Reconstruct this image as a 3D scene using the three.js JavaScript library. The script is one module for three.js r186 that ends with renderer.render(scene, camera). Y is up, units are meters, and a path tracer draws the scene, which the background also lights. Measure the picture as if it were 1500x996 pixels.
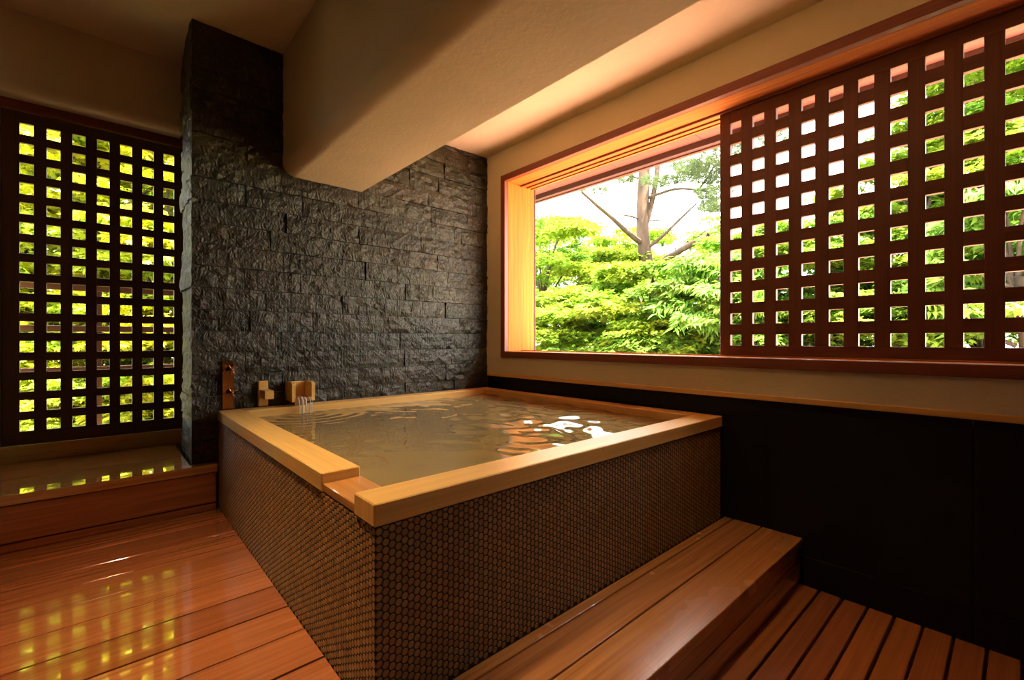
import * as THREE from 'three';
import { mergeGeometries, toCreasedNormals } from 'three/addons/utils/BufferGeometryUtils.js';

// ---------------------------------------------------------------- camera, sky, sun, exposure
const scene = new THREE.Scene();
const F = 670, EYE = new THREE.Vector3(0, 1.16, 0), YAW = THREE.MathUtils.degToRad(42.03);
const camera = new THREE.PerspectiveCamera(2 * Math.atan(498 / F) * 180 / Math.PI, 1500 / 996, 0.05, 300);
const RIGHT = new THREE.Vector3(Math.cos(YAW), 0, Math.sin(YAW)), FWD = new THREE.Vector3(Math.sin(YAW), 0, -Math.cos(YAW));
camera.position.copy(EYE);
camera.lookAt(EYE.clone().add(FWD));
scene.background = new THREE.Color().setRGB(5.2, 5.3, 5.35);
const sun = new THREE.DirectionalLight(new THREE.Color().setRGB(1, 0.93, 0.8), 36);
sun.position.set(9, 29, 12.5); sun.target.position.set(4, 0, -4);
sun.castShadow = true;
Object.assign(sun.shadow.camera, { left: -22, right: 22, top: 22, bottom: -22, near: 1, far: 80 });
sun.shadow.mapSize.set(4096, 4096);
scene.add(sun, sun.target);
const renderer = new THREE.WebGLRenderer({ antialias: true });
renderer.toneMapping = THREE.LinearToneMapping;
renderer.toneMappingExposure = 2.85;
renderer.shadowMap.enabled = true;

// ---------------------------------------------------------------- helpers
function rng(seed) { let s = seed >>> 0; return () => { s = (s + 0x6d2b79f5) | 0; let t = Math.imul(s ^ (s >>> 15), 1 | s); t = (t + Math.imul(t ^ (t >>> 7), 61 | t)) ^ t; return ((t ^ (t >>> 14)) >>> 0) / 4294967296; }; }
const R = rng(7);
const rr = (a, b, r = R) => a + (b - a) * r();
function hash(x, y, s) { let h = Math.imul(x, 374761393) ^ Math.imul(y, 668265263) ^ Math.imul(s, 2147483647 ^ 0x9e3779b9); h = Math.imul(h ^ (h >>> 13), 1274126177); h ^= h >>> 16; return (h >>> 0) / 4294967296; }
// value noise that repeats after px, py cells
function pnoise(x, y, px, py, s) {
  const xi = Math.floor(x), yi = Math.floor(y), fx = x - xi, fy = y - yi, w = (n, p) => ((n % p) + p) % p;
  const u = fx * fx * (3 - 2 * fx), v = fy * fy * (3 - 2 * fy), h = (a, b) => hash(w(a, px), w(b, py), s);
  return (h(xi, yi) * (1 - u) + h(xi + 1, yi) * u) * (1 - v) + (h(xi, yi + 1) * (1 - u) + h(xi + 1, yi + 1) * u) * v;
}
function tex(n, fn, srgb) {
  const d = new Uint8Array(n * n * 4);
  for (let j = 0; j < n; j++) for (let i = 0; i < n; i++) {
    const c = fn(i / n, j / n), k = (j * n + i) * 4;
    for (let q = 0; q < 3; q++) d[k + q] = Math.max(0, Math.min(255, Math.round(255 * (c.length ? c[q] : c))));
    d[k + 3] = 255;
  }
  const t = new THREE.DataTexture(d, n, n); t.wrapS = t.wrapT = THREE.RepeatWrapping; t.magFilter = THREE.LinearFilter; t.minFilter = THREE.LinearMipmapLinearFilter; t.generateMipmaps = true;
  if (srgb) t.colorSpace = THREE.SRGBColorSpace;
  t.needsUpdate = true; return t;
}
const rep = (t, u, v) => { const c = t.clone(); c.repeat.set(u, v); c.needsUpdate = true; return c; };
const fbm = (u, v, f, oct, s, ax = 1, ay = 1) => { let a = 0, w = 0.5, t = 0; for (let o = 0; o < oct; o++) { const fx = f * ax * 2 ** o, fy = f * ay * 2 ** o; a += w * pnoise(u * fx, v * fy, fx, fy, s + o); t += w; w *= 0.55; } return a / t; };

// wood: u runs along the grain
const woodVal = (u, v) => {
  const wob = fbm(u, v, 2, 3, 11) * 0.9, ring = 0.5 + 0.5 * Math.sin((v * 7 + wob * 3) * Math.PI * 2);
  const s1 = pnoise(u * 3, v * 64, 3, 64, 21), s2 = pnoise(u * 5, v * 190, 5, 190, 22), big = fbm(u, v, 2, 2, 31, 1, 2);
  return 0.34 * ring * fbm(u, v, 2, 2, 41) + 0.3 * s1 + 0.2 * s2 + 0.3 * big;
};
const woodMap = rep(tex(512, (u, v) => { const k = woodVal(u, v), a = 1.07 - 0.36 * k; return [a, a - 0.05 * k, a - 0.1 * k]; }, true), 1 / 1.7, 1 / 0.42);
const softWoodMap = rep(tex(512, (u, v) => { const k = woodVal(u, v), a = 1.03 - 0.17 * k; return [a, a - 0.04 * k, a - 0.08 * k]; }, true), 1 / 1.7, 1 / 0.42);
const woodBump = rep(tex(512, (u, v) => { const k = woodVal(u, v); return 1 - k; }), 1 / 1.7, 1 / 0.42);
const wetMap = rep(tex(256, (u, v) => { const k = fbm(u, v, 3, 4, 61); const a = THREE.MathUtils.smoothstep(k, 0.3, 0.75); return 0.35 + 0.65 * a; }), 1 / 1.3, 1 / 1.3);
const plasterBump = rep(tex(512, (u, v) => 0.6 * fbm(u, v, 48, 3, 71) + 0.4 * fbm(u, v, 8, 3, 75)), 1 / 0.9, 1 / 0.9);
const plasterMap = rep(tex(256, (u, v) => { const a = 0.94 + 0.09 * fbm(u, v, 4, 5, 81); return [a, a, a * 0.99]; }, true), 1 / 1.9, 1 / 1.9);
const stoneMap = rep(tex(512, (u, v) => {
  const a = fbm(u, v, 6, 6, 91), b = fbm(u, v, 3, 4, 95, 1, 2), fl = Math.pow(fbm(u, v, 60, 2, 97), 6) * 5, rust = THREE.MathUtils.smoothstep(fbm(u, v, 2, 4, 99), 0.6, 0.75) * 0.35;
  const k = 0.42 + 0.55 * a + 0.2 * (b - 0.5) + fl * 0.3; return [k * (1 + rust), k * (1 + rust * 0.3), k * (0.97 - rust * 0.4)];
}, true), 1 / 0.8, 1 / 0.8);
const stoneBump = rep(tex(512, (u, v) => 0.55 * fbm(u, v, 10, 5, 101) + 0.45 * Math.abs(fbm(u, v, 14, 4, 105, 1.5, 1) - 0.5) * 2), 1 / 0.5, 1 / 0.5);
const barkMap = rep(tex(256, (u, v) => { const a = 0.55 + 0.6 * fbm(u, v, 8, 4, 111, 2, 0.5); return [a, a * 0.97, a * 0.92]; }, true), 2, 1.2);
const darkTileMap = rep(tex(256, (u, v) => 0.8 + 0.3 * fbm(u, v, 8, 5, 121), true), 1 / 0.9, 1 / 0.9);

const col = (r, g, b) => new THREE.Color().setRGB(r, g, b);
const P = (o) => new THREE.MeshPhysicalMaterial(o), S = (o) => new THREE.MeshStandardMaterial(o);
const wood = (r, g, b, rough, o = {}) => P({ color: col(r, g, b), map: woodMap, bumpMap: woodBump, bumpScale: 0.00025, roughness: rough, ...o });
const M = {
  plaster: S({ color: col(0.64, 0.53, 0.34), map: plasterMap, bumpMap: plasterBump, bumpScale: 0.0025, roughness: 0.95 }),
  exterior: S({ color: col(0.55, 0.45, 0.32), map: plasterMap, roughness: 0.95 }),
  hinoki: [0, 1, 2].map((i) => wood(0.8 - 0.03 * i, 0.48 - 0.03 * i, 0.13 - 0.012 * i, 0.38, { map: softWoodMap, clearcoat: 0.35, clearcoatRoughness: 0.12 })),
  wetHinoki: wood(0.62, 0.28, 0.07, 0.3, { clearcoat: 0.8, clearcoatRoughness: 0.05 }),
  deck: [0, 1, 2].map((i) => wood(0.5 + 0.05 * (i - 1), 0.155 + 0.02 * (i - 1), 0.05 + 0.008 * (i - 1), 0.16, { roughnessMap: wetMap, clearcoat: 1, clearcoatRoughness: 0.02, ior: 1.7 })),
  platform: [0, 1].map((i) => wood(0.56 - 0.05 * i, 0.245 - 0.03 * i, 0.07, 0.16, { roughnessMap: wetMap, clearcoat: 1, clearcoatRoughness: 0.02, ior: 1.6 })),
  bench: [0, 1].map((i) => wood(0.56 - 0.05 * i, 0.245 - 0.03 * i, 0.07, 0.3, { roughnessMap: wetMap, clearcoat: 0.8, clearcoatRoughness: 0.03 })),
  slat: [0, 1, 2].map((i) => wood(0.36 + 0.04 * (i - 1), 0.115 + 0.015 * (i - 1), 0.03, 0.5, { clearcoat: 0.25, clearcoatRoughness: 0.2 })),
  lattice: wood(0.17, 0.048, 0.018, 0.5),
  darkLattice: wood(0.11, 0.05, 0.025, 0.5),
  shaded_casing: wood(0.26, 0.065, 0.022, 0.45),  // window frame wood with the room-side shade put into its colour
  lit_reveal: wood(0.6, 0.21, 0.028, 0.7, { specularIntensity: 0.4 }),  // same window wood, lighter: daylight on the deep boards is in the colour
  eave: wood(0.21, 0.075, 0.05, 0.7),
  fascia: wood(0.1, 0.05, 0.05, 0.6),
  terrace: S({ color: col(0.54, 0.29, 0.24), map: plasterMap, roughness: 0.9 }),
  subfloor: wood(0.2, 0.11, 0.055, 0.9),
  stone: [0, 1, 2, 3].map((i) => P({ color: col(...[[0.052, 0.046, 0.03], [0.066, 0.058, 0.038], [0.042, 0.037, 0.024], [0.06, 0.046, 0.028]][i]), map: stoneMap, bumpMap: stoneBump, bumpScale: 0.016, roughness: 0.42, specularIntensity: 0.85, ior: 1.5, specularColor: col(1, 0.9, 0.74) })),
  darkWall: S({ color: col(0.05, 0.045, 0.04), map: darkTileMap, roughness: 0.7 }),  // finish of the unseen walls, kept dark to lower bounced light
  mortar: S({ color: col(0.06, 0.056, 0.048), roughness: 0.9 }),
  dado: P({ color: col(0.007, 0.0065, 0.006), map: darkTileMap, roughness: 0.6, specularIntensity: 0.5 }),
  grout: S({ color: col(0.022, 0.018, 0.013), roughness: 0.8 }),
  tile: [0, 1, 2, 3].map((i) => P({ color: col(...[[0.3, 0.15, 0.045], [0.26, 0.125, 0.035], [0.33, 0.17, 0.055], [0.24, 0.12, 0.04]][i]), roughness: 0.4 })),
  lining: wood(0.5, 0.3, 0.12, 0.5),
  copper: P({ color: col(0.42, 0.18, 0.07), metalness: 1, roughness: 0.22 }),
  bark: S({ color: col(0.07, 0.05, 0.034), map: barkMap, roughness: 0.95 }),
  pineBark: S({ color: col(0.085, 0.05, 0.033), map: barkMap, roughness: 0.95 }),
  leaf: S({ color: col(1, 1, 1), roughness: 0.6, side: THREE.DoubleSide }),
  ground: S({ color: col(0.32, 0.26, 0.12), map: plasterMap, roughness: 1 }),
  metal: S({ color: col(0.85, 0.82, 0.75), roughness: 0.4 }),
};
M.leaf = P({ color: col(1, 1, 1), roughness: 0.85, transmission: 0.45, thickness: 0, specularIntensity: 0.12, side: THREE.DoubleSide });

const used = {};
function numbered(n) { const k = used[n] = (used[n] ?? -1) + 1; return k ? `${n}_${String(k).padStart(3, '0')}` : n; }
function mesh(name, geo, mat, parent = scene) {
  const m = new THREE.Mesh(geo, mat); m.name = parent === scene ? numbered(name) : name; m.castShadow = m.receiveShadow = true; parent.add(m); return m;
}
function group(name, parent = scene) { const g = new THREE.Group(); g.name = parent === scene ? numbered(name) : name; parent.add(g); return g; }
function tag(o, label, category, grp) { o.userData.label = label; o.userData.category = category; if (grp) o.userData.group = grp; return o; }
function structure(o, label) { o.userData.kind = 'structure'; if (label) o.userData.label = label; return o; }

// chamfered box between two corners, uv in metres, u along the grain axis (0 x, 1 y, 2 z)
function bar(a, b, o = {}) {
  const { bevel = 0.003, grain = -1 } = o, c = [0, 1, 2].map((i) => (a[i] + b[i]) / 2), h = [0, 1, 2].map((i) => Math.abs(b[i] - a[i]) / 2);
  const g = grain >= 0 ? grain : h.indexOf(Math.max(...h)), e = Math.min(bevel, ...h.map((x) => x * 0.45)), off = o.offset ?? [R() * 3, R() * 3];
  const pos = [], uv = [], nor = [];
  const uvOf = (p, ax) => { const oth = [0, 1, 2].filter((i) => i !== ax); if (ax === g) return [p[oth[0]] * 0.5 + off[0], p[oth[1]] + off[1]]; const w = oth.find((i) => i !== g); return [p[g] + off[0], p[w] + (ax * 0.13) + off[1]]; };
  const tri = (pts, n) => {
    const ax = n.map(Math.abs).indexOf(Math.max(...n.map(Math.abs)));
    const [p, q, r] = pts, cr = new THREE.Vector3().subVectors(new THREE.Vector3(...q), new THREE.Vector3(...p)).cross(new THREE.Vector3().subVectors(new THREE.Vector3(...r), new THREE.Vector3(...p)));
    const l = cr.x * n[0] + cr.y * n[1] + cr.z * n[2] < 0 ? [p, r, q] : [p, q, r], nn = new THREE.Vector3(...n).normalize();
    for (const t of l) { pos.push(t[0] + c[0], t[1] + c[1], t[2] + c[2]); nor.push(nn.x, nn.y, nn.z); uv.push(...uvOf(t, ax)); }
  };
  const quad = (p, q, r, s, n) => { tri([p, q, r], n); tri([p, r, s], n); };
  const V = (sx, sy, sz, ax) => [sx, sy, sz].map((s, i) => s * (i === ax ? h[i] : h[i] - e));
  for (let ax = 0; ax < 3; ax++) {
    const [i, j] = [0, 1, 2].filter((k) => k !== ax);
    for (const s of [-1, 1]) {
      const cn = (x, y) => { const k = [0, 0, 0]; k[ax] = s; k[i] = x; k[j] = y; return V(...k, ax); }, n = [0, 0, 0]; n[ax] = s;
      quad(cn(-1, -1), cn(1, -1), cn(1, 1), cn(-1, 1), n);
    }
    for (const si of [-1, 1]) for (const sj of [-1, 1]) {   // edges along ax
      const cn = (t, w) => { const k = [0, 0, 0]; k[ax] = t; k[i] = si; k[j] = sj; return V(...k, w).map((x, q) => (q === ax ? t * (h[ax] - e) : x)); }, n = [0, 0, 0]; n[i] = si * 1.001; n[j] = sj;
      quad(cn(-1, i), cn(1, i), cn(1, j), cn(-1, j), n);
    }
  }
  for (const sx of [-1, 1]) for (const sy of [-1, 1]) for (const sz of [-1, 1]) tri([V(sx, sy, sz, 0), V(sx, sy, sz, 1), V(sx, sy, sz, 2)], [sx, sy * 1.01, sz]);
  const geo = new THREE.BufferGeometry();
  geo.setAttribute('position', new THREE.Float32BufferAttribute(pos, 3)); geo.setAttribute('normal', new THREE.Float32BufferAttribute(nor, 3)); geo.setAttribute('uv', new THREE.Float32BufferAttribute(uv, 2));
  return geo;
}
const slab = (a, b) => bar(a, b, { bevel: 0.0005, offset: [0, 0] });
// extrude a cross-section along an axis: pts in (p, y); along 'z' p is x, along 'x' p is z
function prism(pts, from, to, along) {
  const sh = new THREE.Shape(pts.map(([x, y]) => new THREE.Vector2(x, y)));
  let g = new THREE.ExtrudeGeometry(sh, { depth: to - from, bevelEnabled: false, steps: 1 });
  const p = g.attributes.position, u = g.attributes.uv;
  for (let i = 0; i < p.count; i++) { const x = p.getX(i), y = p.getY(i), z = p.getZ(i) + from; if (along === 'z') p.setXYZ(i, x, y, z); else p.setXYZ(i, z, y, x); u.setXY(i, z, x + y); }
  if (along === 'x') { const a = p.array; for (let i = 0; i < a.length; i += 9) for (let k = 0; k < 3; k++) { const t = a[i + 3 + k]; a[i + 3 + k] = a[i + 6 + k]; a[i + 6 + k] = t; } const w = u.array; for (let i = 0; i < w.length; i += 6) for (let k = 0; k < 2; k++) { const t = w[i + 2 + k]; w[i + 2 + k] = w[i + 4 + k]; w[i + 4 + k] = t; } }
  g.deleteAttribute('normal');
  return toCreasedNormals(g, 0.7);
}
const arc = (cx, cy, r, a0, a1, n = 8) => Array.from({ length: n + 1 }, (_, i) => { const a = (a0 + (a1 - a0) * i / n) * Math.PI / 180; return [cx + r * Math.cos(a), cy + r * Math.sin(a)]; });

// ---------------------------------------------------------------- the room shell
const WX = 3.03, SZ = -3.75, CEIL_L = 3.335, CEIL_R = 3.075, LZ = -4.62;
const DECK_X = 0.6, LOWER = -0.255, LEFT_X = -2.4, BACK_Z = 2.3;

structure(mesh('ceiling', slab([LEFT_X - 0.2, CEIL_L, LZ - 0.6], [1.1, 3.75, BACK_Z + 0.2]), M.plaster), 'yellow beige plaster ceiling over the wooden deck');
structure(mesh('ceiling', slab([1.6, CEIL_R, LZ - 0.3], [WX + 0.4, 3.75, BACK_Z + 0.2]), M.plaster), 'pinkish beige plaster ceiling beside the window');
{
  const pts = [...arc(1.13, 2.515, 0.095, 180, 270, 10), [1.655, 2.42], [1.665, 2.43], [1.665, 3.6], [1.035, 3.6], [1.035, 3.34]];
  structure(mesh('ceiling_beam', prism(pts, SZ - 0.012, BACK_Z + 0.1, 'z'), M.plaster), 'broad plastered ceiling beam with a rounded lower edge');
}

// stone wall: every brick its own mesh
const wallBack = structure(group('wall_back'), 'dark split face stone brick wall behind the bath');
mesh('wall_core', mergeGeometries([slab([0.485, -0.3, -4.26], [WX + 0.4, 3.5, SZ - 0.035]), slab([0.66, -0.3, -4.9], [WX + 0.4, 3.5, -4.26])]), M.mortar, wallBack);
const br = rng(21);
function brickGeo(L, H, seed) {
  const nx = Math.max(3, Math.round(L / 0.05)), ny = 4, q = rng(seed), tiltX = rr(-0.006, 0.006, q), tiltY = rr(-0.006, 0.006, q), base = rr(0.008, 0.028, q), rough = rr(0.003, 0.01, q), oU = q() * 5, oV = q() * 5;
  const z = [], at = (i, j) => z[j * (nx + 1) + i];
  for (let j = 0; j <= ny; j++) for (let i = 0; i <= nx; i++) {
    const edge = i === 0 || j === 0 || i === nx || j === ny, u = i / nx - 0.5, v = j / ny - 0.5;
    z.push(Math.max(0.004, base + tiltX * u * 2 + tiltY * v * 2 + rr(-1, 1, q) * rough - (edge ? rr(0.002, 0.009, q) : 0)));
  }
  const pos = [], uv = [], X = (i) => (i / nx - 0.5) * L, Y = (j) => (j / ny - 0.5) * H;
  const v = (x, y, zz) => { pos.push(x, y, zz); uv.push(x + zz + oU, y + oV); };
  const quad = (a, b, c, d) => { v(...a); v(...b); v(...c); v(...a); v(...c); v(...d); };
  for (let j = 0; j < ny; j++) for (let i = 0; i < nx; i++) {
    const a = [X(i), Y(j), at(i, j)], b = [X(i + 1), Y(j), at(i + 1, j)], c = [X(i + 1), Y(j + 1), at(i + 1, j + 1)], d = [X(i), Y(j + 1), at(i, j + 1)];
    if ((i + j) % 2) quad(a, b, c, d); else quad(b, c, d, a);
  }
  for (let i = 0; i < nx; i++) { quad([X(i), Y(0), -0.025], [X(i + 1), Y(0), -0.025], [X(i + 1), Y(0), at(i + 1, 0)], [X(i), Y(0), at(i, 0)]); quad([X(i), Y(ny), at(i, ny)], [X(i + 1), Y(ny), at(i + 1, ny)], [X(i + 1), Y(ny), -0.025], [X(i), Y(ny), -0.025]); }
  for (let j = 0; j < ny; j++) { quad([X(0), Y(j + 1), -0.025], [X(0), Y(j), -0.025], [X(0), Y(j), at(0, j)], [X(0), Y(j + 1), at(0, j + 1)]); quad([X(nx), Y(j), -0.025], [X(nx), Y(j + 1), -0.025], [X(nx), Y(j + 1), at(nx, j + 1)], [X(nx), Y(j), at(nx, j)]); }
  const g = new THREE.BufferGeometry();
  g.setAttribute('position', new THREE.Float32BufferAttribute(pos, 3)); g.setAttribute('uv', new THREE.Float32BufferAttribute(uv, 2)); g.computeVertexNormals(); return g;
}
{
  const RH = 0.1509;
  for (let k = 0; k < 20; k++) {
    const y1 = CEIL_L - k * RH, y0 = y1 - RH;
    let x = 0.46, first = true;
    const end = WX + 0.01;
    while (x < end - 0.02) {
      let L = [0.3, 0.42, 0.55, 0.62, 0.24][Math.floor(br() * 5)] * rr(0.9, 1.1, br);
      if (first) { L = k % 2 ? rr(0.25, 0.4, br) : rr(0.45, 0.62, br); first = false; }
      if (end - x - L < 0.14) L = end - x;
      const top = x + L / 2 > 1.66 ? CEIL_R : CEIL_L, h1 = Math.min(y1, top);
      const b = mesh('stone_brick', brickGeo(L - 0.004, Math.max(0.03, h1 - y0 - 0.004), 500 + k * 40 + Math.round(x * 10)), M.stone[Math.floor(br() * 4)], wallBack);
      b.position.set(x + L / 2, (h1 + y0) / 2, SZ - 0.018);
      if (h1 - y0 < 0.02) wallBack.remove(b);
      x += L;
    }
    // end face of the wall, turned to the lattice window
    const e = mesh('stone_brick', brickGeo(0.52, RH - 0.0025, 900 + k), M.stone[Math.floor(br() * 4)], wallBack);
    e.rotation.y = -Math.PI / 2; e.position.set(0.478, (y1 + y0) / 2, SZ - 0.012 - 0.26);
  }
}

// right wall with the big window opening
const OP = { z0: -3.515, z1: 0.82, y0: 0.985, y1: 2.818 };
structure(mesh('wall_right', mergeGeometries([
  slab([WX + 0.017, -0.6, -4.9], [WX + 0.4, 0.81, BACK_Z + 0.2]), slab([WX, 0.81, -4.9], [WX + 0.4, OP.y0, BACK_Z + 0.2]), slab([WX, OP.y1, -4.9], [WX + 0.4, 3.6, BACK_Z + 0.2]),
  slab([WX, OP.y0, -4.9], [WX + 0.4, OP.y1, OP.z0]), slab([WX, OP.y0, OP.z1], [WX + 0.4, OP.y1, BACK_Z + 0.2]),
]), M.plaster), 'beige plaster wall around the wide window');
const wallRight = scene.children[scene.children.length - 1];
{
  const zs = [SZ, -2.787, -1.907, -1.028, -0.146, 0.736, 1.616, BACK_Z], ys = [LOWER - 0.02, -0.09, 0.792];
  for (let i = 0; i < zs.length - 1; i++) for (let j = 0; j < 2; j++) mesh('dado_panel', bar([WX, ys[j] + 0.0015, zs[i] + 0.0015], [WX + 0.018, ys[j + 1] - 0.0015, zs[i + 1] - 0.0015], { bevel: 0.002 }), M.dado, wallRight).userData.label = 'black dado panel';
}
structure(mesh('trim_1', bar([WX - 0.024, 0.79, SZ + 0.02], [WX + 0.03, 0.823, BACK_Z], { grain: 2 }), M.hinoki[2]), 'thin orange wooden ledge on top of the black dado');

const win = structure(group('window_1'), 'wide window with deep orange wooden reveals');
{
  const xo = WX + 0.4, xi = WX - 0.018, t = 0.062;
  const bd = (n, a, b, m, g) => mesh(n, bar(a, b, { grain: g, bevel: 0.003 }), m, win);
  // casing edges seen from the room, their shade put into a darker wood
  bd('shaded_casing', [xi, OP.y1 - t, OP.z0], [WX + 0.03, OP.y1, OP.z1], M.shaded_casing, 2);
  bd('shaded_casing', [xi, OP.y0, OP.z0], [WX + 0.03, OP.y0 + t, OP.z1], M.shaded_casing, 2);
  bd('shaded_casing', [xi, OP.y0 + t, OP.z0], [WX + 0.03, OP.y1 - t, OP.z0 + t], M.shaded_casing, 1);
  bd('shaded_casing', [xi, OP.y0 + t, OP.z1 - t], [WX + 0.03, OP.y1 - t, OP.z1], M.shaded_casing, 1);
  // reveals of the same wood, window light put into a lighter colour
  bd('head_board', [WX + 0.03, OP.y1 - t, OP.z0], [xo, OP.y1, OP.z1], M.lit_reveal, 2);
  bd('sill_board', [WX + 0.03, OP.y0, OP.z0], [xo + 0.03, OP.y0 + t, OP.z1], M.lit_reveal, 2);
  bd('jamb_board', [WX + 0.03, OP.y0 + t, OP.z0], [xo, OP.y1 - t, OP.z0 + t], M.lit_reveal, 1);
  bd('jamb_board', [WX + 0.03, OP.y0 + t, OP.z1 - t], [xo, OP.y1 - t, OP.z1], M.lit_reveal, 1);
  bd('sliding_track', [3.228, OP.y1 - t - 0.016, OP.z0 + t], [3.244, OP.y1 - t + 0.002, OP.z1 - t], M.shaded_casing, 2);
  bd('sliding_track', [3.318, OP.y1 - t - 0.012, OP.z0 + t], [3.328, OP.y1 - t + 0.002, OP.z1 - t], M.shaded_casing, 2);
  bd('sliding_track', [3.385, OP.y1 - t - 0.01, OP.z0 + t], [3.392, OP.y1 - t + 0.002, OP.z1 - t], M.shaded_casing, 2);
  bd('sill_rail', [3.235, OP.y0 + t - 0.002, OP.z0 + t], [3.247, OP.y0 + t + 0.009, OP.z1 - t], M.lit_reveal, 2);
  bd('weather_strip', [xo - 0.002, OP.y0 + t, OP.z0 + t - 0.004], [xo + 0.018, OP.y1 - t, OP.z0 + t + 0.006], M.fascia, 1);
}

// left alcove: header, lattice window, walls
structure(mesh('wall_left', slab([LEFT_X - 0.2, -0.6, LZ - 0.3], [LEFT_X, 3.5, BACK_Z + 0.2]), M.darkWall), 'unseen side wall of the bath room, made dark to cut bounced light');
structure(mesh('wall_front', slab([LEFT_X - 0.2, -0.6, BACK_Z], [WX + 0.4, 3.5, BACK_Z + 0.2]), M.darkWall), 'unseen wall facing the brick wall, made dark to cut bounced light');
structure(mesh('wall_alcove', mergeGeometries([slab([LEFT_X - 0.2, -0.6, LZ - 0.16], [-0.56, 3.4, LZ]), slab([-0.56, -0.6, LZ - 0.16], [0.8, 0.33, LZ]), slab([-0.56, 2.83, LZ - 0.16], [0.8, 3.4, LZ - 0.02])]), M.plaster), 'plaster wall around the dark lattice window');
{
  const pts = [[-4.43, 3.34], ...arc(-4.49, 2.862, 0.06, 0, -90, 8), [LZ - 0.02, 2.802], [LZ - 0.02, 3.34]];
  structure(mesh('wall_header', prism(pts, LEFT_X, 0.485, 'x'), M.plaster), 'plaster header with a rounded edge above the dark lattice');
}
const win2 = structure(group('window_2'), 'frame of the dark lattice window');
mesh('head_board', bar([-0.56, 2.735, LZ - 0.12], [0.66, 2.822, LZ + 0.035], { grain: 0 }), M.shaded_casing, win2);
mesh('jamb_board', bar([-0.565, 0.335, LZ - 0.12], [-0.498, 2.735, LZ + 0.05], { grain: 1 }), M.shaded_casing, win2);
mesh('sill_board', bar([-0.565, 0.318, LZ - 0.12], [0.66, 0.432, LZ + 0.03], { grain: 0 }), M.hinoki[2], win2);

// ---------------------------------------------------------------- floors
const floor = structure(group('floor'), 'glossy orange brown plank deck beside the bath');
mesh('floor_base', slab([LEFT_X, -0.6, LZ], [DECK_X - 0.004, -0.045, BACK_Z]), M.subfloor, floor);
{
  const seams = [-3.735, -3.43, -3.188, -2.981, -2.769, -2.579, -2.355, -2.138, -1.927, -1.706]; while (seams.at(-1) < BACK_Z - 0.25) seams.push(seams.at(-1) + 0.214); seams.push(BACK_Z);
  const q = rng(3);
  for (let i = 0; i < seams.length - 1; i++) {
    const z0 = seams[i], z1 = seams[i + 1], gap = i === 4 ? 0.0008 : i < 2 ? 0.002 : 0.005;
    const c = [(LEFT_X + DECK_X) / 2, -0.0225, (z0 + z1) / 2], g = bar([LEFT_X - c[0], -0.0225, z0 + gap - c[2]], [DECK_X + 0.012 - c[0], 0.0225, z1 - gap - c[2]], { grain: 0, bevel: 0.0012 });
    const m = mesh('floor_plank', g, M.deck[Math.floor(q() * 3)], floor);
    m.position.set(...c); m.rotation.x = rr(-0.005, 0.005, q); m.rotation.z = rr(-0.0008, 0.0008, q);
  }
}
const floorR = structure(group('floor'), 'sunken slatted wooden floor beside the black dado');
mesh('floor_base', slab([DECK_X, -0.6, -3.78], [WX + 0.02, LOWER - 0.04, BACK_Z]), M.subfloor, floorR);
mesh('deck_riser', bar([DECK_X - 0.002, LOWER - 0.03, -0.87], [DECK_X + 0.012, -0.047, BACK_Z], { grain: 2 }), M.slat[0], floorR);
{
  const q = rng(5);
  for (let z = -0.866; z < BACK_Z - 0.1; z += 0.1095) { const m = mesh('floor_slat', bar([DECK_X + 0.02, LOWER - 0.035, z + 0.006], [WX - 0.006, LOWER, z + 0.1035], { grain: 0, bevel: 0.003 }), M.slat[Math.floor(q() * 3)], floorR); m.position.y = rr(-0.0008, 0.0008, q); }
}

// raised platform under the lattice window
{
  const p = tag(group('wooden_platform'), 'raised wooden platform step under the dark lattice window', 'platform');
  const zs = [LZ + 0.005, -4.27, -4.057, -3.85, -3.735, -3.665];
  for (let i = 0; i < 5; i++) mesh('plank', bar([LEFT_X, i === 4 ? 0.262 : 0.28, zs[i] + 0.001], [i < 4 ? 0.45 : 0.598, 0.318 - 0.0004 * i, zs[i + 1] - 0.001], { grain: 0, bevel: 0.002 }), M.platform[i === 1 ? 1 : 0], p);
  p.children.forEach((m, i) => { const b = m.geometry.boundingBox ?? (m.geometry.computeBoundingBox(), m.geometry.boundingBox), c = b.getCenter(new THREE.Vector3()); m.geometry.translate(0, -c.y, -c.z); m.position.set(0, c.y, c.z); m.rotation.x = [0.004, 0.008, 0.013, 0.016, 0.006][i]; });
  mesh('riser', bar([LEFT_X, 0.052, -3.722], [0.594, 0.256, -3.685], { grain: 0 }), M.deck[0], p);
  mesh('skirting', bar([LEFT_X, 0.001, -3.72], [0.594, 0.045, -3.69], { grain: 0 }), M.deck[0], p);
  mesh('carcass', slab([LEFT_X, 0.0, LZ + 0.01], [0.45, 0.278, -3.735]), M.subfloor, p);
}

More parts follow.
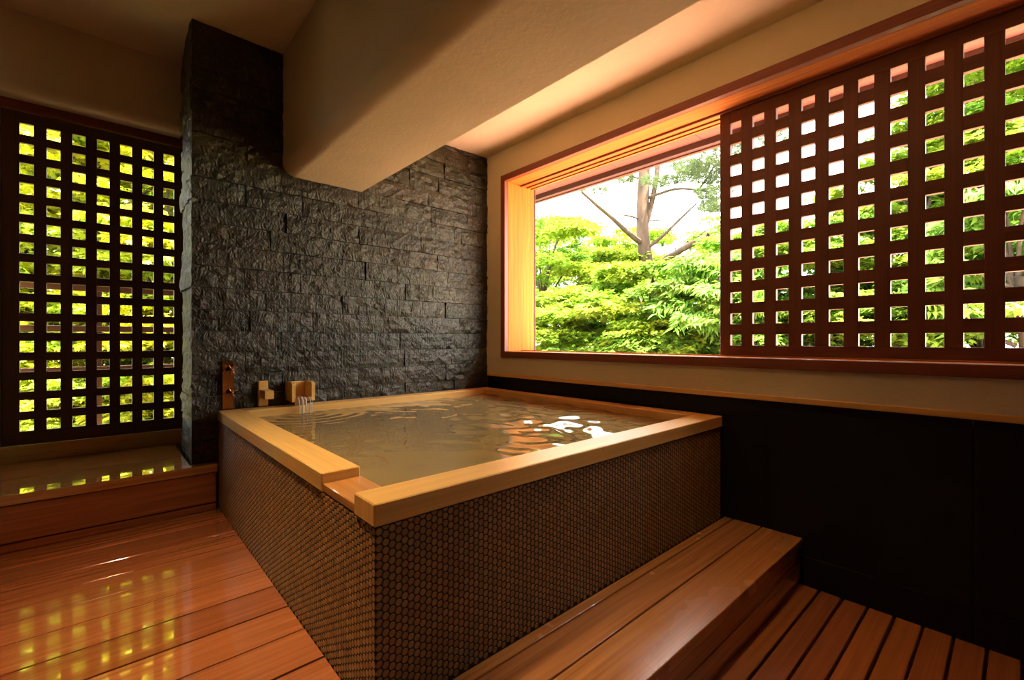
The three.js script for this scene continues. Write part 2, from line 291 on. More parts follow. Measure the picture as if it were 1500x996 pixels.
// ---------------------------------------------------------------- the bath
const T = { x0: 0.606, x1: 2.99, z0: -3.725, z1: -1.285, top: 0.67, rimB: 0.6, rw: 0.148 };
const tub = tag(group('bathtub'), 'large square bath with hinoki rim and brown hexagon tiled sides', 'bathtub');
{
  const i = 0.008, x0 = T.x0 + i, x1 = T.x1 - i, z0 = T.z0 + i, z1 = T.z1 - i, w = 0.13;
  mesh('basin', mergeGeometries([slab([x0, 0.0, z1 - w], [x1, T.rimB, z1]), slab([x0, 0, z0], [x1, T.rimB, z0 + w]), slab([x0, 0, z0 + w], [x0 + w, T.rimB, z1 - w]), slab([x1 - w, 0, z0 + w], [x1, T.rimB, z1 - w]), slab([x0, -0.29, z0], [x1, 0.06, z1 - 0.03])]), M.grout, tub);
  const l = 0.008, a = x0 + w, b = x1 - w, c = z0 + w, d = z1 - w;
  mesh('lining', mergeGeometries([slab([a, 0.06, d - l], [b, T.rimB, d]), slab([a, 0.06, c], [b, T.rimB, c + l]), slab([a, 0.06, c + l], [a + l, T.rimB, d - l]), slab([b - l, 0.06, c + l], [b, T.rimB, d - l]), slab([a + l, 0.06, c + l], [b - l, 0.07, d - l])]), M.lining, tub);
  const rim = (p, q, g, k = 0) => mesh('rim_board', bar(p, q, { grain: g, bevel: 0.004 }), M.hinoki[k], tub);
  rim([T.x0, T.rimB, T.z1 - 0.145], [T.x1, T.top, T.z1], 0, 1);
  rim([T.x0, T.rimB, T.z0], [T.x0 + T.rw, T.top, -1.72], 2, 0);
  rim([T.x0 + T.rw, T.rimB, T.z0], [T.x1, T.top, T.z0 + 0.135], 0, 1);
  rim([T.x1 - 0.125, T.rimB, T.z0 + 0.135], [T.x1, T.top, T.z1 - 0.145], 2, 2);
  mesh('overflow_notch', bar([T.x0 + 0.006, T.rimB, -1.72], [T.x0 + T.rw + 0.004, 0.631, T.z1 - 0.145], { grain: 2, bevel: 0.003 }), M.wetHinoki, tub).userData.label = 'wet lower board in the rim';
}
// hexagon mosaic: flat tops, columns staggered
{
  const p = 0.025, dx = p * 0.866, ra = 0.0103;
  function hexGeo(cutTop) {
    const ring = (r, z, k) => Array.from({ length: 12 }, (_, i) => { const s = Math.floor(i / 2), a = (s * 60 + (i % 2 ? 12 : -12)) * Math.PI / 180, q = r / Math.cos(12 * Math.PI / 180) * 1.03; return [q * Math.cos(a), q * Math.sin(a), z]; });
    const rim = ring(ra, 0, 0), top = ring(ra - 0.0016, 0.0022, 0), inner = ring(ra - 0.0036, 0.0016, 0), pos = [], cl = (v) => [v[0], cutTop ? Math.min(v[1], 0.0) : v[1], v[2]];
    const t = (a, b, c) => pos.push(...cl(a), ...cl(b), ...cl(c));
    for (let i = 0; i < 12; i++) { const j = (i + 1) % 12; t(rim[i], rim[j], top[j]); t(rim[i], top[j], top[i]); t(top[i], top[j], inner[j]); t(top[i], inner[j], inner[i]); }
    for (let i = 1; i < 11; i++) t(inner[0], inner[i], inner[i + 1]);
    const g = new THREE.BufferGeometry(); g.setAttribute('position', new THREE.Float32BufferAttribute(pos, 3)); g.computeVertexNormals(); return g;
  }
  const full = hexGeo(false), half = hexGeo(true), q = rng(31), all = [];
  const lay = (L, place) => {
    const n = Math.floor((L - 0.014) / dx);
    for (let c = 0; c <= n; c++) for (let r = 0; r < 26; r++) {
      const odd = c % 2, y = T.rimB - 0.006 - (odd ? 0 : p / 2) - r * p; if (y < (place(0, 0).rot ? 0.004 : 0.016)) continue;
      all.push({ ...place(0.0115 + c * dx, y), half: odd && r === 0, k: Math.floor(q() * 4), tone: rr(0.82, 1.12, q) });
    }
  };
  lay(T.x1 - T.x0 - 0.016, (s, y) => ({ p: new THREE.Vector3(T.x0 + 0.008 + s, y, T.z1 - 0.008), rot: 0 }));
  lay(T.z1 - T.z0 - 0.016, (s, y) => ({ p: new THREE.Vector3(T.x0 + 0.008, y, T.z1 - 0.008 - s), rot: -Math.PI / 2 }));
  for (const t of all) { const v = t.p.clone().sub(EYE), dep = v.dot(FWD), py = 498 - F * v.y / dep; t.inView = py < 990; t.size = (t.rot ? Math.abs(v.x) : Math.abs(v.z)) / dep ** 3; }
  all.sort((a, b) => (b.inView - a.inView) || (b.size - a.size));
  all.slice(0, 300).forEach((t) => { const m = mesh('hexagon_tile', t.half ? half : full, M.tile[t.k], tub); m.position.copy(t.p); m.rotation.y = t.rot; });
  const o = new THREE.Object3D();
  const rest = all.slice(300);
  for (const [nm, g, list] of [['tile_mosaic', full, rest.filter((t) => !t.half)], ['cut_tile_mosaic', half, rest.filter((t) => t.half)]]) {
    const im = new THREE.InstancedMesh(g, S({ color: col(1, 1, 1), roughness: 0.4 }), list.length); im.name = nm; im.userData.kind = 'stuff'; im.castShadow = im.receiveShadow = true;
    list.forEach((t, i) => { o.position.copy(t.p); o.rotation.set(0, t.rot, 0); o.updateMatrix(); im.setMatrixAt(i, o.matrix); im.setColorAt(i, M.tile[t.k].color.clone()); });
    tub.add(im);
  }
}
// bath water: a rippled sheet that closes the basin
{
  const x0 = T.x0 + T.rw - 0.002, x1 = T.x1 - 0.123, z0 = T.z0 + 0.133, z1 = T.z1 - 0.143, n = 220, g = new THREE.PlaneGeometry(x1 - x0, z1 - z0, n, n); g.rotateX(-Math.PI / 2);
  const pos = g.attributes.position, q = rng(77), waves = [];
  for (let i = 0; i < 26; i++) { const a = rr(0, Math.PI * 2, q), L = 0.12 * Math.pow(5, q()); waves.push([Math.cos(a) * 2 * Math.PI / L, Math.sin(a) * 2 * Math.PI / L, q() * 6.28, 0.0052 * L * rr(0.6, 1.2, q)]); }
  for (let i = 0; i < pos.count; i++) {
    const x = pos.getX(i) + (x0 + x1) / 2, z = pos.getZ(i) + (z0 + z1) / 2; let y = 0;
    const wx = x + 0.06 * Math.sin(z * 5 + 1), wz = z + 0.06 * Math.sin(x * 6);
    const amp = 0.22 + 0.78 * THREE.MathUtils.smoothstep(x + 0.25 * z + 0.1 * Math.sin(z * 4), 0.6, 1.5) + 0.7 * Math.exp(-(((x - 2.05) / 0.5) ** 2 + ((z + 1.8) / 0.45) ** 2));
    for (const [a, b, c, h] of waves) y += amp * h * Math.sin(a * wx + b * wz + c);
    const d = Math.hypot(x - 1.13, z + 3.52); y += 0.003 * Math.sin(d * 60) * Math.exp(-d * 2.4);
    pos.setXYZ(i, x, 0.617 + y, z);
  }
  g.computeVertexNormals();
  tag(mesh('bath_water', g, P({ color: col(0.34, 0.235, 0.085), roughness: 0.03, ior: 1.38, transmission: 0.35, thickness: 0 })), 'rippling olive brown hot water filling the square bath', 'water').userData.kind = 'stuff';
}

// ---------------------------------------------------------------- wooden steps in front of the bath
{
  const s = tag(group('wooden_step'), 'long wooden step of wide glossy boards against the tiled bath front', 'step');
  const zs = [-1.29, -1.232, -1.062, -0.838], y = 0.012;
  for (let i = 0; i < 3; i++) mesh('board', bar([DECK_X + 0.02, y - 0.05, zs[i] + 0.004], [WX - 0.004, y, zs[i + 1] - 0.004], { grain: 0, bevel: 0.0025 }), M.bench[i % 2], s);
  mesh('riser', bar([DECK_X + 0.025, -0.135, -0.875], [WX - 0.01, y - 0.056, -0.852], { grain: 0 }), M.bench[1], s);
  mesh('riser', bar([DECK_X + 0.025, LOWER + 0.004, -0.875], [WX - 0.01, -0.139, -0.852], { grain: 0 }), M.bench[1], s);
  mesh('carcass', slab([DECK_X + 0.03, LOWER, -1.285], [WX - 0.02, y - 0.11, -0.88]), M.subfloor, s);
}

// ---------------------------------------------------------------- lattice screens
function lattice(name, label, mat, o) {
  const g = tag(group(name), label, 'lattice screen', undefined), A = o.axis;   // axis 2: width along z, depth along x; axis 0: width along x, depth along z
  const b = (n, w0, w1, y0, y1, d0, d1, gr) => mesh(n, A === 2 ? bar([o.d + d0, y0, w0], [o.d + d1, y1, w1], { grain: gr === 'w' ? 2 : 1, bevel: 0.002 }) : bar([w0, y0, o.d - d1], [w1, y1, o.d - d0], { grain: gr === 'w' ? 0 : 1, bevel: 0.002 }), mat, g);
  const W0 = o.w[0], W1 = o.w[1], th = o.th;
  b('stile', o.edge[0], W0, o.y[0], o.y[1], 0, th, 'y'); b('stile', W1, o.edge[1], o.y[0], o.y[1], 0, th, 'y');
  b('top_rail', W0, W1, o.cellTop, o.y[1], 0.0015, th, 'w'); b('bottom_rail', W0, W1, o.y[0], o.cellBot, 0.0015, th, 'w');
  for (let w = W0 + o.cell[0]; w < W1 - o.slat[0] * 0.5; w += o.cell[0] + o.slat[0]) b('vertical_slat', w, w + o.slat[0], o.cellBot, o.cellTop, 0.0008, th - 0.001, 'y');
  for (let y = o.cellBot + o.cell[1]; y < o.cellTop - o.slat[1] * 0.5; y += o.cell[1] + o.slat[1]) b('horizontal_slat', W0, W1, y, y + o.slat[1], 0.0016, th - 0.002, 'w');
  return g;
}
{
  // window screen: 11 rows; 14 columns from the meeting stile
  const cw = 0.0725, sw = 0.0718, n = 14, w0 = -1.344, w1 = w0 + n * cw + (n - 1) * sw, ch = 0.0745, rows = 11, cb = 1.122, ct = 2.662, sh = (ct - cb - rows * ch) / (rows - 1);
  lattice('lattice_screen', 'reddish brown sliding lattice screen covering part of the wide window', M.lattice, { axis: 2, d: 3.25, th: 0.036, edge: [-1.414, w1 + 0.07], w: [w0, w1], y: [1.05, 2.752], cellTop: ct, cellBot: cb, cell: [cw, ch], slat: [sw, sh] });
  // alcove screen: 16 rows, 7 columns in view
  const c2 = 0.069, s2 = 0.063, rows2 = 16, b2 = 0.527, t2 = 2.66, ch2 = 0.079, sh2 = (t2 - b2 - rows2 * ch2) / (rows2 - 1), a0 = -0.411, nn = 8, a1 = a0 + nn * c2 + (nn - 1) * s2;
  lattice('lattice_screen', 'dark brown lattice screen standing behind the end of the stone wall', M.darkLattice, { axis: 0, d: LZ + 0.01, th: 0.034, edge: [-0.497, a1 + 0.05], w: [a0, a1], y: [0.434, 2.733], cellTop: t2, cellBot: b2, cell: [c2, ch2], slat: [s2, sh2] });
}
// guard rail outside the alcove lattice
{
  const g = tag(group('guard_rail'), 'dark wooden guard rail outside the alcove lattice', 'railing'), z = -5.05;
  for (const [y0, y1] of [[1.555, 1.64], [1.228, 1.275], [0.9, 0.945]]) mesh('rail', bar([-2.4, y0, z - 0.03], [2, y1, z], { grain: 0 }), M.darkLattice, g);
  for (const x of [-1.3, -0.045, 1.2]) mesh('post', bar([x, -0.02, z - 0.05], [x + 0.06, 1.6, z - 0.032], { grain: 1 }), M.darkLattice, g);
  structure(mesh('balcony', bar([-2.6, -0.2, -5.15], [3.43, -0.02, LZ - 0.16]), M.terrace), 'narrow balcony outside the alcove lattice');
}

// ---------------------------------------------------------------- taps and spouts on the stone wall
{
  const f = tag(group('tap_panel'), 'copper tap panel with two cross handles on the stone wall', 'tap'), z = SZ + 0.02;
  mesh('back_plate', bar([0.636, 0.674, SZ - 0.01], [0.708, 1.017, z], { bevel: 0.002 }), M.copper, f);
  for (const y of [0.952, 0.793]) {
    const hub = mesh('handle', mergeGeometries([new THREE.CylinderGeometry(0.02, 0.024, 0.012, 20).rotateX(Math.PI / 2).translate(0, 0, 0.006), new THREE.CylinderGeometry(0.01, 0.012, 0.05, 16).rotateX(Math.PI / 2).translate(0, 0, 0.035), new THREE.SphereGeometry(0.013, 16, 10).translate(0, 0, 0.062)].map((p) => p.toNonIndexed())), M.copper, f);
    hub.position.set(0.682, y, z);
    const armGeo = mergeGeometries([new THREE.CylinderGeometry(0.004, 0.0055, 0.03, 10).translate(0, 0.018, 0), new THREE.SphereGeometry(0.007, 10, 8).translate(0, 0.034, 0)].map((p) => p.toNonIndexed()));
    for (let k = 0; k < 4; k++) { const a = mesh('handle_arm', armGeo, M.copper, hub); a.rotation.z = k * Math.PI / 2 + 0.5; a.position.z = 0.06; }
  }
  const s = tag(group('wooden_spout'), 'small wooden arm spout beside the copper taps', 'spout');
  mesh('back_plate', bar([0.862, 0.674, SZ - 0.01], [0.926, 0.858, SZ + 0.03], { grain: 1 }), M.hinoki[2], s);
  mesh('arm', bar([0.872, 0.735, SZ + 0.03], [0.932, 0.797, SZ + 0.155], { grain: 2 }), M.hinoki[2], s);
  // open box spout
  const b = tag(group('water_spout_box'), 'open wooden box spout pouring hot water into the bath', 'spout'), zb = SZ - 0.01, zf = -3.582, x0 = 1.048, x1 = 1.212, y0 = 0.705, y1 = 0.842;
  const side = new THREE.Shape(); side.moveTo(0, 0); side.lineTo(zf - zb, 0); side.lineTo(zf - zb, y1 - y0 - 0.025); side.quadraticCurveTo(zf - zb, y1 - y0, zf - zb - 0.025, y1 - y0); side.lineTo(0, y1 - y0); side.closePath();
  const sg = new THREE.ExtrudeGeometry(side, { depth: 0.021, bevelEnabled: true, bevelThickness: 0.002, bevelSize: 0.002, bevelSegments: 1, curveSegments: 6 }).rotateY(-Math.PI / 2);
  for (const x of [x0 + 0.025, x1]) { const m = mesh('side_board', sg, M.hinoki[1], b); m.position.set(x, y0, zb); }
  mesh('back_board', bar([x0 + 0.026, y0, zb], [x1 - 0.024, y1, zb + 0.03], { grain: 0 }), M.hinoki[1], b);
  mesh('trough_floor', bar([x0 + 0.026, y0, zb + 0.03], [x1 - 0.024, y0 + 0.022, zf + 0.006], { grain: 2 }), M.wetHinoki, b);
  mesh('support_block', bar([x0 + 0.03, T.top, zb], [x1 - 0.05, y0, zf - 0.03], { grain: 0 }), M.wetHinoki, b);
  // falling water
  const wm = P({ color: col(0.95, 0.93, 0.88), roughness: 0.08, ior: 1.33, transmission: 0.55, thickness: 0 });
  const wparts = [];
  [[1.09, 0.006], [1.115, 0.009], [1.138, 0.007], [1.165, 0.006], [1.178, 0.004]].forEach(([x, r], i) => {
    const c = new THREE.CatmullRomCurve3([new THREE.Vector3(x, 0.731, zf - 0.03), new THREE.Vector3(x, 0.731, zf + 0.012), new THREE.Vector3(x + 0.002 * i, 0.712, zf + 0.03), new THREE.Vector3(x, 0.67, zf + 0.042 + 0.003 * (i % 2)), new THREE.Vector3(x - 0.003, 0.61, zf + 0.052)]);
    wparts.push(new THREE.TubeGeometry(c, 18, r * 0.7, 7, false));
  });
  tag(mesh('falling_water', mergeGeometries(wparts), wm), 'thin streams of water falling from the wooden box spout', 'water').userData.kind = 'stuff';
}

// ---------------------------------------------------------------- lamps (above the frame)
function downlight(x, y, z, power, label, angle) {
  const g = tag(group('recessed_downlight'), label, 'light'); g.position.set(x, y, z);
  mesh('trim_ring', new THREE.TorusGeometry(0.06, 0.008, 10, 32).rotateX(Math.PI / 2), M.metal, g);
  mesh('lamp_disc', new THREE.CylinderGeometry(0.052, 0.052, 0.006, 32), S({ color: col(0.9, 0.85, 0.7), emissive: col(1, 0.72, 0.4), emissiveIntensity: 3 }), g);
  const l = new THREE.SpotLight(col(1, 0.72, 0.4), power, 0, angle, 1, 2); l.name = 'downlight'; l.position.set(0, -0.012, 0); l.target.position.set(0, -2, 0); l.castShadow = true; l.shadow.radius = 2.5; g.add(l, l.target);
}
downlight(0.15, CEIL_L - 0.004, -1.9, 12, 'round recessed downlight in the ceiling above the plank deck', 0.6);
downlight(1.85, CEIL_R - 0.004, -0.95, 2.6, 'round recessed downlight in the ceiling above the wooden step', 0.6);

// ---------------------------------------------------------------- outdoors: eave, added terrace, ground, trees
{
  const e = structure(group('roof_eave'), 'reddish wooden eave soffit above the window');
  for (let z = -6.4; z < 3.2; z += 0.9) mesh('soffit_board', bar([3.43, 2.955, z + 0.002], [4.02, 2.985, z + 0.898], { grain: 2 }), M.eave, e);
  mesh('eave_beam', bar([4.02, 2.9, -6.4], [4.08, 2.985, 3.2], { grain: 2 }), M.fascia, e);
  mesh('gutter_board', bar([4.08, 2.886, -6.4], [4.12, 3.0, 3.2], { grain: 2 }), M.eave, e);
  mesh('roof_sheet', slab([3.4, 2.99, -6.4], [4.12, 3.2, 3.2]), M.exterior, e);
  const t = structure(group('terrace'), 'unseen sunlit pink stone terrace added to bounce light in through the window');  // added out of view; its pink bounces sunlight onto ceiling and eave
  for (let x = 3.44; x < 6.4; x += 0.6) for (let z = -6.6; z < 3; z += 0.6) mesh('paving_slab', bar([x, -0.24, z], [x + 0.592, -0.18, z + 0.592], { bevel: 0.006 }), M.terrace, t);
}
structure(mesh('ground', slab([-60, -2.9, -80], [80, -2.6, 40]), M.ground), 'garden ground under the trees');
structure(mesh('terrace_base', slab([3.44, -2.6, -6.6], [6.44, -0.24, 3]), M.exterior), 'retaining base below the added stone terrace');
structure(mesh('foundation', slab([LEFT_X - 0.2, -2.6, -5.15], [WX + 0.4, -0.62, BACK_Z + 0.2]), M.exterior), 'foundation below the bath room');

const at = (px, py, d) => EYE.clone().addScaledVector(FWD, d).addScaledVector(RIGHT, (px - 750) / F * d).add(new THREE.Vector3(0, -(py - 498) / F * d, 0));
// sprays of leaves
function mapleSpray(seed, leaf, count, span) {
  const q = rng(seed), pos = [];
  for (let i = 0; i < count; i++) {
    const t = (i + 0.5) / count, sd = i % 2 ? 1 : -1, cx = (t - 0.5) * span, cz = sd * span * rr(0.08, 0.38, q) * (1 - 0.5 * t), cy = rr(-0.03, 0.02, q) - 0.05 * Math.abs(cz / span), a0 = rr(0, 6.28, q), tx = rr(-0.45, 0.45, q), tz = rr(-0.45, 0.45, q), l = leaf * rr(0.75, 1.2, q);
    for (let k = 0; k < 5; k++) {
      const a = a0 + (k - 2) * 0.75, m = l * (k === 2 ? 1 : Math.abs(k - 2) === 1 ? 0.85 : 0.55), wd = 0.2 * l;
      const pt = (r, s) => { const x = Math.cos(a) * r - Math.sin(a) * s, z = Math.sin(a) * r + Math.cos(a) * s; return [cx + x, cy + tx * x + tz * z - 0.25 * r * r / l, cz + z]; };
      pos.push(...pt(-0.02 * l, 0), ...pt(m * 0.45, wd), ...pt(m, 0), ...pt(-0.02 * l, 0), ...pt(m, 0), ...pt(m * 0.45, -wd));
    }
  }
  const g = new THREE.BufferGeometry(); g.setAttribute('position', new THREE.Float32BufferAttribute(pos, 3)); g.computeVertexNormals(); return g;
}
function longSpray(seed, leaf, count, span) {
  const q = rng(seed), pos = [];
  for (let i = 0; i < count; i++) {
    const t = (i + 0.5) / count, a = (i % 2 ? 1 : -1) * rr(0.5, 1.1, q), l = leaf * rr(0.7, 1.2, q), w = l * 0.13, dr = rr(0.3, 0.9, q), cx = (t - 0.5) * span, rl = rr(-0.5, 0.5, q);
    const pt = (r, s) => [cx + Math.cos(a) * r - Math.sin(a) * s, -dr * r * r / l + s * rl, Math.sin(a) * r + Math.cos(a) * s];
    pos.push(...pt(0, 0), ...pt(l * 0.4, w), ...pt(l * 0.5, -w), ...pt(l * 0.4, w), ...pt(l, 0), ...pt(l * 0.5, -w));
  }
  const g = new THREE.BufferGeometry(); g.setAttribute('position', new THREE.Float32BufferAttribute(pos, 3)); g.computeVertexNormals(); return g;
}
function needleTuft(seed) {
  const q = rng(seed), pos = [];
  for (let i = 0; i < 26; i++) { const d = new THREE.Vector3(rr(-1, 1, q), rr(-0.15, 1, q), rr(-1, 1, q)).normalize().multiplyScalar(rr(0.12, 0.2, q)), s = new THREE.Vector3(rr(-1, 1, q), rr(-1, 1, q), rr(-1, 1, q)).cross(d).normalize().multiplyScalar(0.0035); pos.push(s.x, s.y, s.z, -s.x, -s.y, -s.z, d.x, d.y, d.z); }
  const g = new THREE.BufferGeometry(); g.setAttribute('position', new THREE.Float32BufferAttribute(pos, 3)); g.computeVertexNormals(); return g;
}
const SPRAY = { maple: mapleSpray(1, 0.062, 16, 0.34), small: mapleSpray(2, 0.085, 11, 0.5), long: longSpray(3, 0.15, 12, 0.34), needle: needleTuft(4) };
const GREEN = { fresh: [[0.165, 0.29, 0.02], [0.22, 0.33, 0.025], [0.12, 0.24, 0.018], [0.25, 0.33, 0.025]], deep: [[0.13, 0.24, 0.022], [0.17, 0.28, 0.026], [0.1, 0.19, 0.02]], long: [[0.14, 0.27, 0.03], [0.19, 0.31, 0.04], [0.11, 0.23, 0.025]], pine: [[0.06, 0.085, 0.03], [0.08, 0.105, 0.035]], yellow: [[0.5, 0.53, 0.025], [0.3, 0.44, 0.03], [0.56, 0.55, 0.04], [0.38, 0.48, 0.05]] };
function tube(pts, r0, r1, seg = 10) {
  const c = new THREE.CatmullRomCurve3(pts), n = Math.max(4, pts.length * 4), g = new THREE.TubeGeometry(c, n, 1, seg, false), p = g.attributes.position;
  const v = new THREE.Vector3(), ctr = new THREE.Vector3();
  for (let i = 0; i <= n; i++) { c.getPointAt(i / n, ctr); const r = r0 + (r1 - r0) * i / n; for (let j = 0; j <= seg; j++) { const k = i * (seg + 1) + j; v.fromBufferAttribute(p, k).sub(ctr).multiplyScalar(r * (1 + 0.06 * Math.sin(j * 2.1 + i))).add(ctr); p.setXYZ(k, v.x, v.y, v.z); } }
  g.computeVertexNormals(); return g;
}
function foliage(parent, name, kind, colors, places) {
  const im = new THREE.InstancedMesh(SPRAY[kind], M.leaf, places.length); im.name = name; im.userData.kind = 'stuff'; im.castShadow = im.receiveShadow = true;
  places.forEach(([m, c], i) => { im.setMatrixAt(i, m); im.setColorAt(i, col(...c)); }); parent.add(im); return im;
}
let treeSeed = 100;
function tree(name, label, grp, px, py, d, rx, ry, kind, tone, pads, per, trunkR = 0.09) {
  const c = at(px, py, d), q = rng(treeSeed++), g = tag(group(name), label, 'tree', grp); g.position.set(c.x, -2.6, c.z);
  const cy = c.y + 2.6, list = [], m = new THREE.Matrix4(), e = new THREE.Euler(), qq = new THREE.Quaternion(), colors = GREEN[tone], top = new THREE.Vector3(rr(-0.2, 0.2, q), cy - ry * 0.25, rr(-0.2, 0.2, q));
  mesh('trunk', tube([new THREE.Vector3(rr(-0.5, 0.5, q), 0, rr(-0.5, 0.5, q)), new THREE.Vector3(rr(-0.2, 0.2, q), cy * 0.45, rr(-0.2, 0.2, q)), top], trunkR * 1.4, trunkR * 0.6), M.bark, g);
  for (let i = 0; i < pads; i++) {
    // pads sit mostly on the shell of the crown
    const u = rr(-0.95, 1, q), a = rr(0, 6.283, q), rad = Math.sqrt(1 - u * u * 0.9) * Math.pow(rr(0.25, 1, q), 0.5), pc = new THREE.Vector3(Math.cos(a) * rad * rx, cy + u * ry, Math.sin(a) * rad * rx), pr = rr(0.3, 0.55, q) * Math.min(1.3, 0.5 + rx * 0.35), tint = colors[Math.floor(q() * colors.length)], k = rr(0.85, 1.15, q);
    if (i < 12) mesh('branch', tube([new THREE.Vector3(top.x * 0.6, Math.min(pc.y - 0.3, cy - ry * rr(0.2, 0.8, q)), top.z * 0.6), new THREE.Vector3(pc.x * 0.5, pc.y - 0.16, pc.z * 0.5), pc], trunkR * 0.38, trunkR * 0.1, 6), M.bark, g);
    const slope = rr(0.12, 0.3, q);
    for (let j = 0; j < per; j++) {
      const b = rr(0, 6.283, q), r = pr * Math.sqrt(q()), x = Math.cos(b) * r, z = Math.sin(b) * r;
      e.set(rr(-0.35, 0.35, q) + (kind === 'long' ? 0.3 : 0), b + rr(-0.6, 0.6, q), rr(-0.35, 0.35, q) - 0.12); qq.setFromEuler(e);
      const s = rr(0.75, 1.25, q), t = k * rr(0.8, 1.2, q);
      m.compose(new THREE.Vector3(pc.x + x, pc.y - slope * r * r / pr * (kind === 'long' ? 2 : 1) + rr(-0.05, 0.05, q), pc.z + z), qq, new THREE.Vector3(s, s, s));
      list.push([m.clone(), tint.map((v) => Math.min(0.85, v * t))]);
    }
  }
  foliage(g, 'foliage', kind, colors, list); return g;
}
const MG = 'maples outside the wide window', LG = 'long leaved trees outside the wide window', BG = 'trees behind the maples', AG = 'trees behind the alcove lattice';
for (const [label, px, py, d, rx, ry, pads, per] of [
  ['fresh green maple with layered leaf pads beside the orange window jamb', 800, 405, 11.5, 2.0, 1.5, 46, 40],
  ['fresh green maple with flat leaf pads between window jamb and pine trunk', 872, 440, 11.6, 1.7, 1.2, 40, 40],
  ['taller maple rising behind the flat maples between window jamb and pine', 862, 384, 15, 2.5, 1.8, 50, 38],
  ['taller maple with deep layers directly behind the pine trunk', 985, 378, 15.8, 2.6, 1.35, 50, 38],
  ['maple spreading its leaf pads in front of the lower pine trunk', 950, 460, 9, 1.6, 1.0, 40, 40],
  ['low maple just above the sill beside the orange window jamb', 812, 490, 10, 1.7, 1.0, 40, 40],
  ['low maple just above the sill between window jamb and pine trunk', 890, 510, 9, 1.6, 0.8, 36, 40],
  ['low maple just above the sill between pine trunk and sliding lattice', 1000, 505, 8.2, 1.4, 0.8, 36, 40],
  ['maple seen through the sliding lattice next to its free edge stile', 1130, 430, 9, 1.7, 1.3, 46, 42],
  ['round maple seen through the middle of the sliding lattice', 1235, 430, 8, 1.6, 1.4, 46, 42],
  ['tall maple seen through the sliding lattice beside the round maple', 1340, 350, 8, 1.4, 1.9, 50, 42],
  ['very tall maple reaching the eave behind the sliding lattice', 1420, 240, 7.5, 1.4, 2.0, 54, 42],
  ['very tall wide maple reaching the eave beyond the lattice screen', 1500, 210, 7.5, 1.5, 2.3, 62, 42],
  ['low maple behind the bottom cells next to the lattice free edge', 1160, 520, 7.5, 1.5, 0.8, 36, 42],
  ['low maple behind the bottom cells in the middle of the lattice', 1290, 510, 7, 1.5, 0.9, 36, 42],
  ['low maple behind the bottom cells under the very tall maples', 1430, 470, 6.6, 1.4, 1.2, 40, 42],
]) tree('maple_tree', label, MG, px, py, d, rx, ry, 'maple', 'fresh', pads, per);
tree('long_leaf_tree', 'tree with long drooping light green leaves beside the lattice free edge', LG, 1042, 452, 7.6, 0.8, 1.0, 'long', 'long', 26, 36);
tree('long_leaf_tree', 'tree with long drooping leaves close behind the sliding lattice', LG, 1480, 380, 5.6, 0.9, 0.9, 'long', 'long', 26, 36);
for (const [label, px, py, d, rx, ry] of [['deep green broad tree far behind the maples at the window jamb', 770, 425, 19, 4, 2.8], ['deep green broad tree far behind, between window jamb and pine', 880, 432, 20, 4, 2.8], ['deep green broad tree far behind the pine trunk', 1000, 432, 20, 4, 2.6], ['deep green broad tree far behind the lattice free edge', 1130, 440, 18, 4, 2.6], ['deep green broad tree far behind the round maple', 1290, 420, 17, 4, 3], ['deep green broad tree far behind the very tall maples', 1450, 400, 16, 4, 3.6]]) tree('background_tree', label, BG, px, py, d, rx, ry, 'small', 'deep', 84, 36, 0.16);
for (const [label, px, py, d, rx, ry] of [['yellow green tree behind the alcove lattice beside its jamb', 30, 330, 6.3, 1.5, 1.5], ['yellow green tree filling the top cells of the alcove lattice', 150, 240, 6.6, 1.5, 1.4], ['yellow green tree behind the alcove lattice next to the stone wall end', 240, 340, 6.4, 1.3, 1.5], ['yellow green tree behind the guard rail in the middle of the alcove lattice', 110, 440, 6.8, 1.5, 1.3], ['low yellow green tree below the guard rail beside the lattice jamb', 30, 560, 6.3, 1.4, 1.0], ['low yellow green tree behind the bottom cells of the alcove lattice', 140, 590, 6.2, 1.3, 1.0], ['low yellow green tree below the guard rail next to the stone wall end', 240, 520, 6.5, 1.3, 1.2], ['large yellow green tree far behind the other alcove trees', 130, 330, 9.5, 3, 3]]) tree('alcove_tree', label, AG, px, py, d, rx, ry, 'maple', 'yellow', 50, 40);

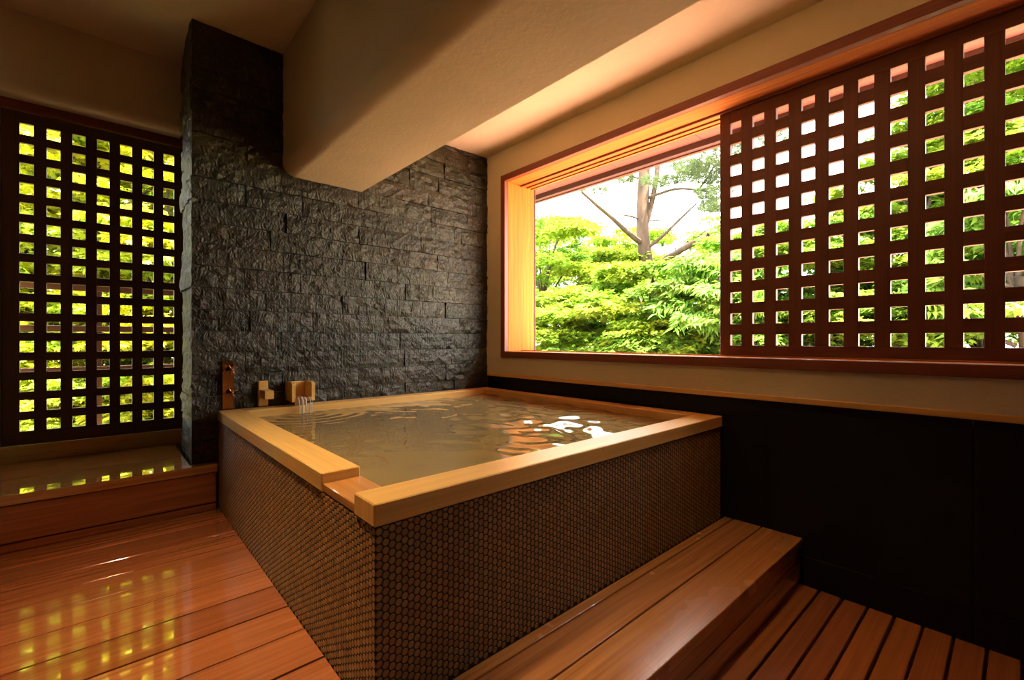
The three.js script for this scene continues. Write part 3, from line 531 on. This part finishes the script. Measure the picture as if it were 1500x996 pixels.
// the red pine beyond the maples
{
  const D = 10.8, g = tag(group('pine_tree'), 'tall red pine trunk with bare forking branches above the maples', 'tree'), b = at(962, 498, D); g.position.set(b.x, -2.6, b.z);
  const L = (px, py, dd = 0) => at(px, py, D + dd).sub(g.position), S_ = F / D;
  mesh('trunk', tube([new THREE.Vector3(0, 0, 0), L(960, 470), L(945, 372), L(941, 325), L(944, 240), L(947, 120), L(940, 0)], 0.2, 0.1, 14), M.pineBark, g);
  const br_ = (r0, r1, ...pts) => mesh('branch', tube(pts.map((p) => L(...p)), r0 * 0.83, r1 * 0.83, 8), M.pineBark, g);
  br_(0.085, 0.045, [944, 335], [954, 300], [962, 255], [968, 200, 0.3], [966, 120, 0.4]);
  br_(0.085, 0.03, [940, 356], [925, 345, -0.4], [895, 318, -0.8], [872, 299, -1.2], [852, 281, -1.5]);
  br_(0.05, 0.015, [948, 290], [965, 284, -0.3], [990, 277, -0.5], [1020, 278, -0.7], [1050, 284, -1]);
  br_(0.035, 0.012, [936, 320], [915, 315, -0.3], [893, 314, -0.6]);
  br_(0.03, 0.012, [946, 323], [980, 322, 0.4], [1012, 325, 0.7]);
  br_(0.06, 0.02, [945, 366], [968, 348, -0.3], [995, 322, -0.5], [1020, 298, -0.8]);
  br_(0.095, 0.075, [966, 386, -0.5], [985, 374, -0.8], [1012, 358, -1.1], [1038, 345, -1.4]);
  br_(0.035, 0.01, [1022, 280, -0.7], [1035, 262, -0.8], [1050, 240, -1], [1090, 215, -1.2]);
  br_(0.03, 0.01, [938, 262], [922, 258, 0.2], [905, 256, 0.4]);
  const q = rng(55), list = [], m = new THREE.Matrix4();
  for (const [px, py, w, h, n, dd] of [[1030, 255, 40, 16, 240, -0.8], [1010, 245, 30, 12, 160, -0.4], [970, 266, 30, 9, 120, -0.5], [1045, 285, 30, 14, 160, -1], [1040, 305, 20, 8, 80, -1], [915, 262, 16, 8, 70, 0.3], [1060, 225, 40, 20, 220, -1], [1120, 200, 50, 26, 260, -1.1], [985, 220, 34, 14, 140, 0.2], [900, 200, 50, 20, 200, 0.3], [852, 272, 10, 8, 30, -1.5], [880, 280, 14, 6, 30, -1]]) for (let i = 0; i < n; i++) {
    const a = rr(0, 6.283, q), r = Math.sqrt(q()); const v = L(px + Math.cos(a) * r * w, py + Math.sin(a) * r * h, dd + rr(-0.5, 0.5, q));
    m.compose(v, new THREE.Quaternion().setFromEuler(new THREE.Euler(rr(-0.5, 0.5, q), rr(0, 6.28, q), rr(-0.5, 0.5, q))), new THREE.Vector3(1, 1, 1).multiplyScalar(rr(0.7, 1.2, q)));
    list.push([m.clone(), GREEN.pine[i % 2]]);
  }
  foliage(g, 'needles', 'needle', null, list);
}

renderer.render(scene, camera);
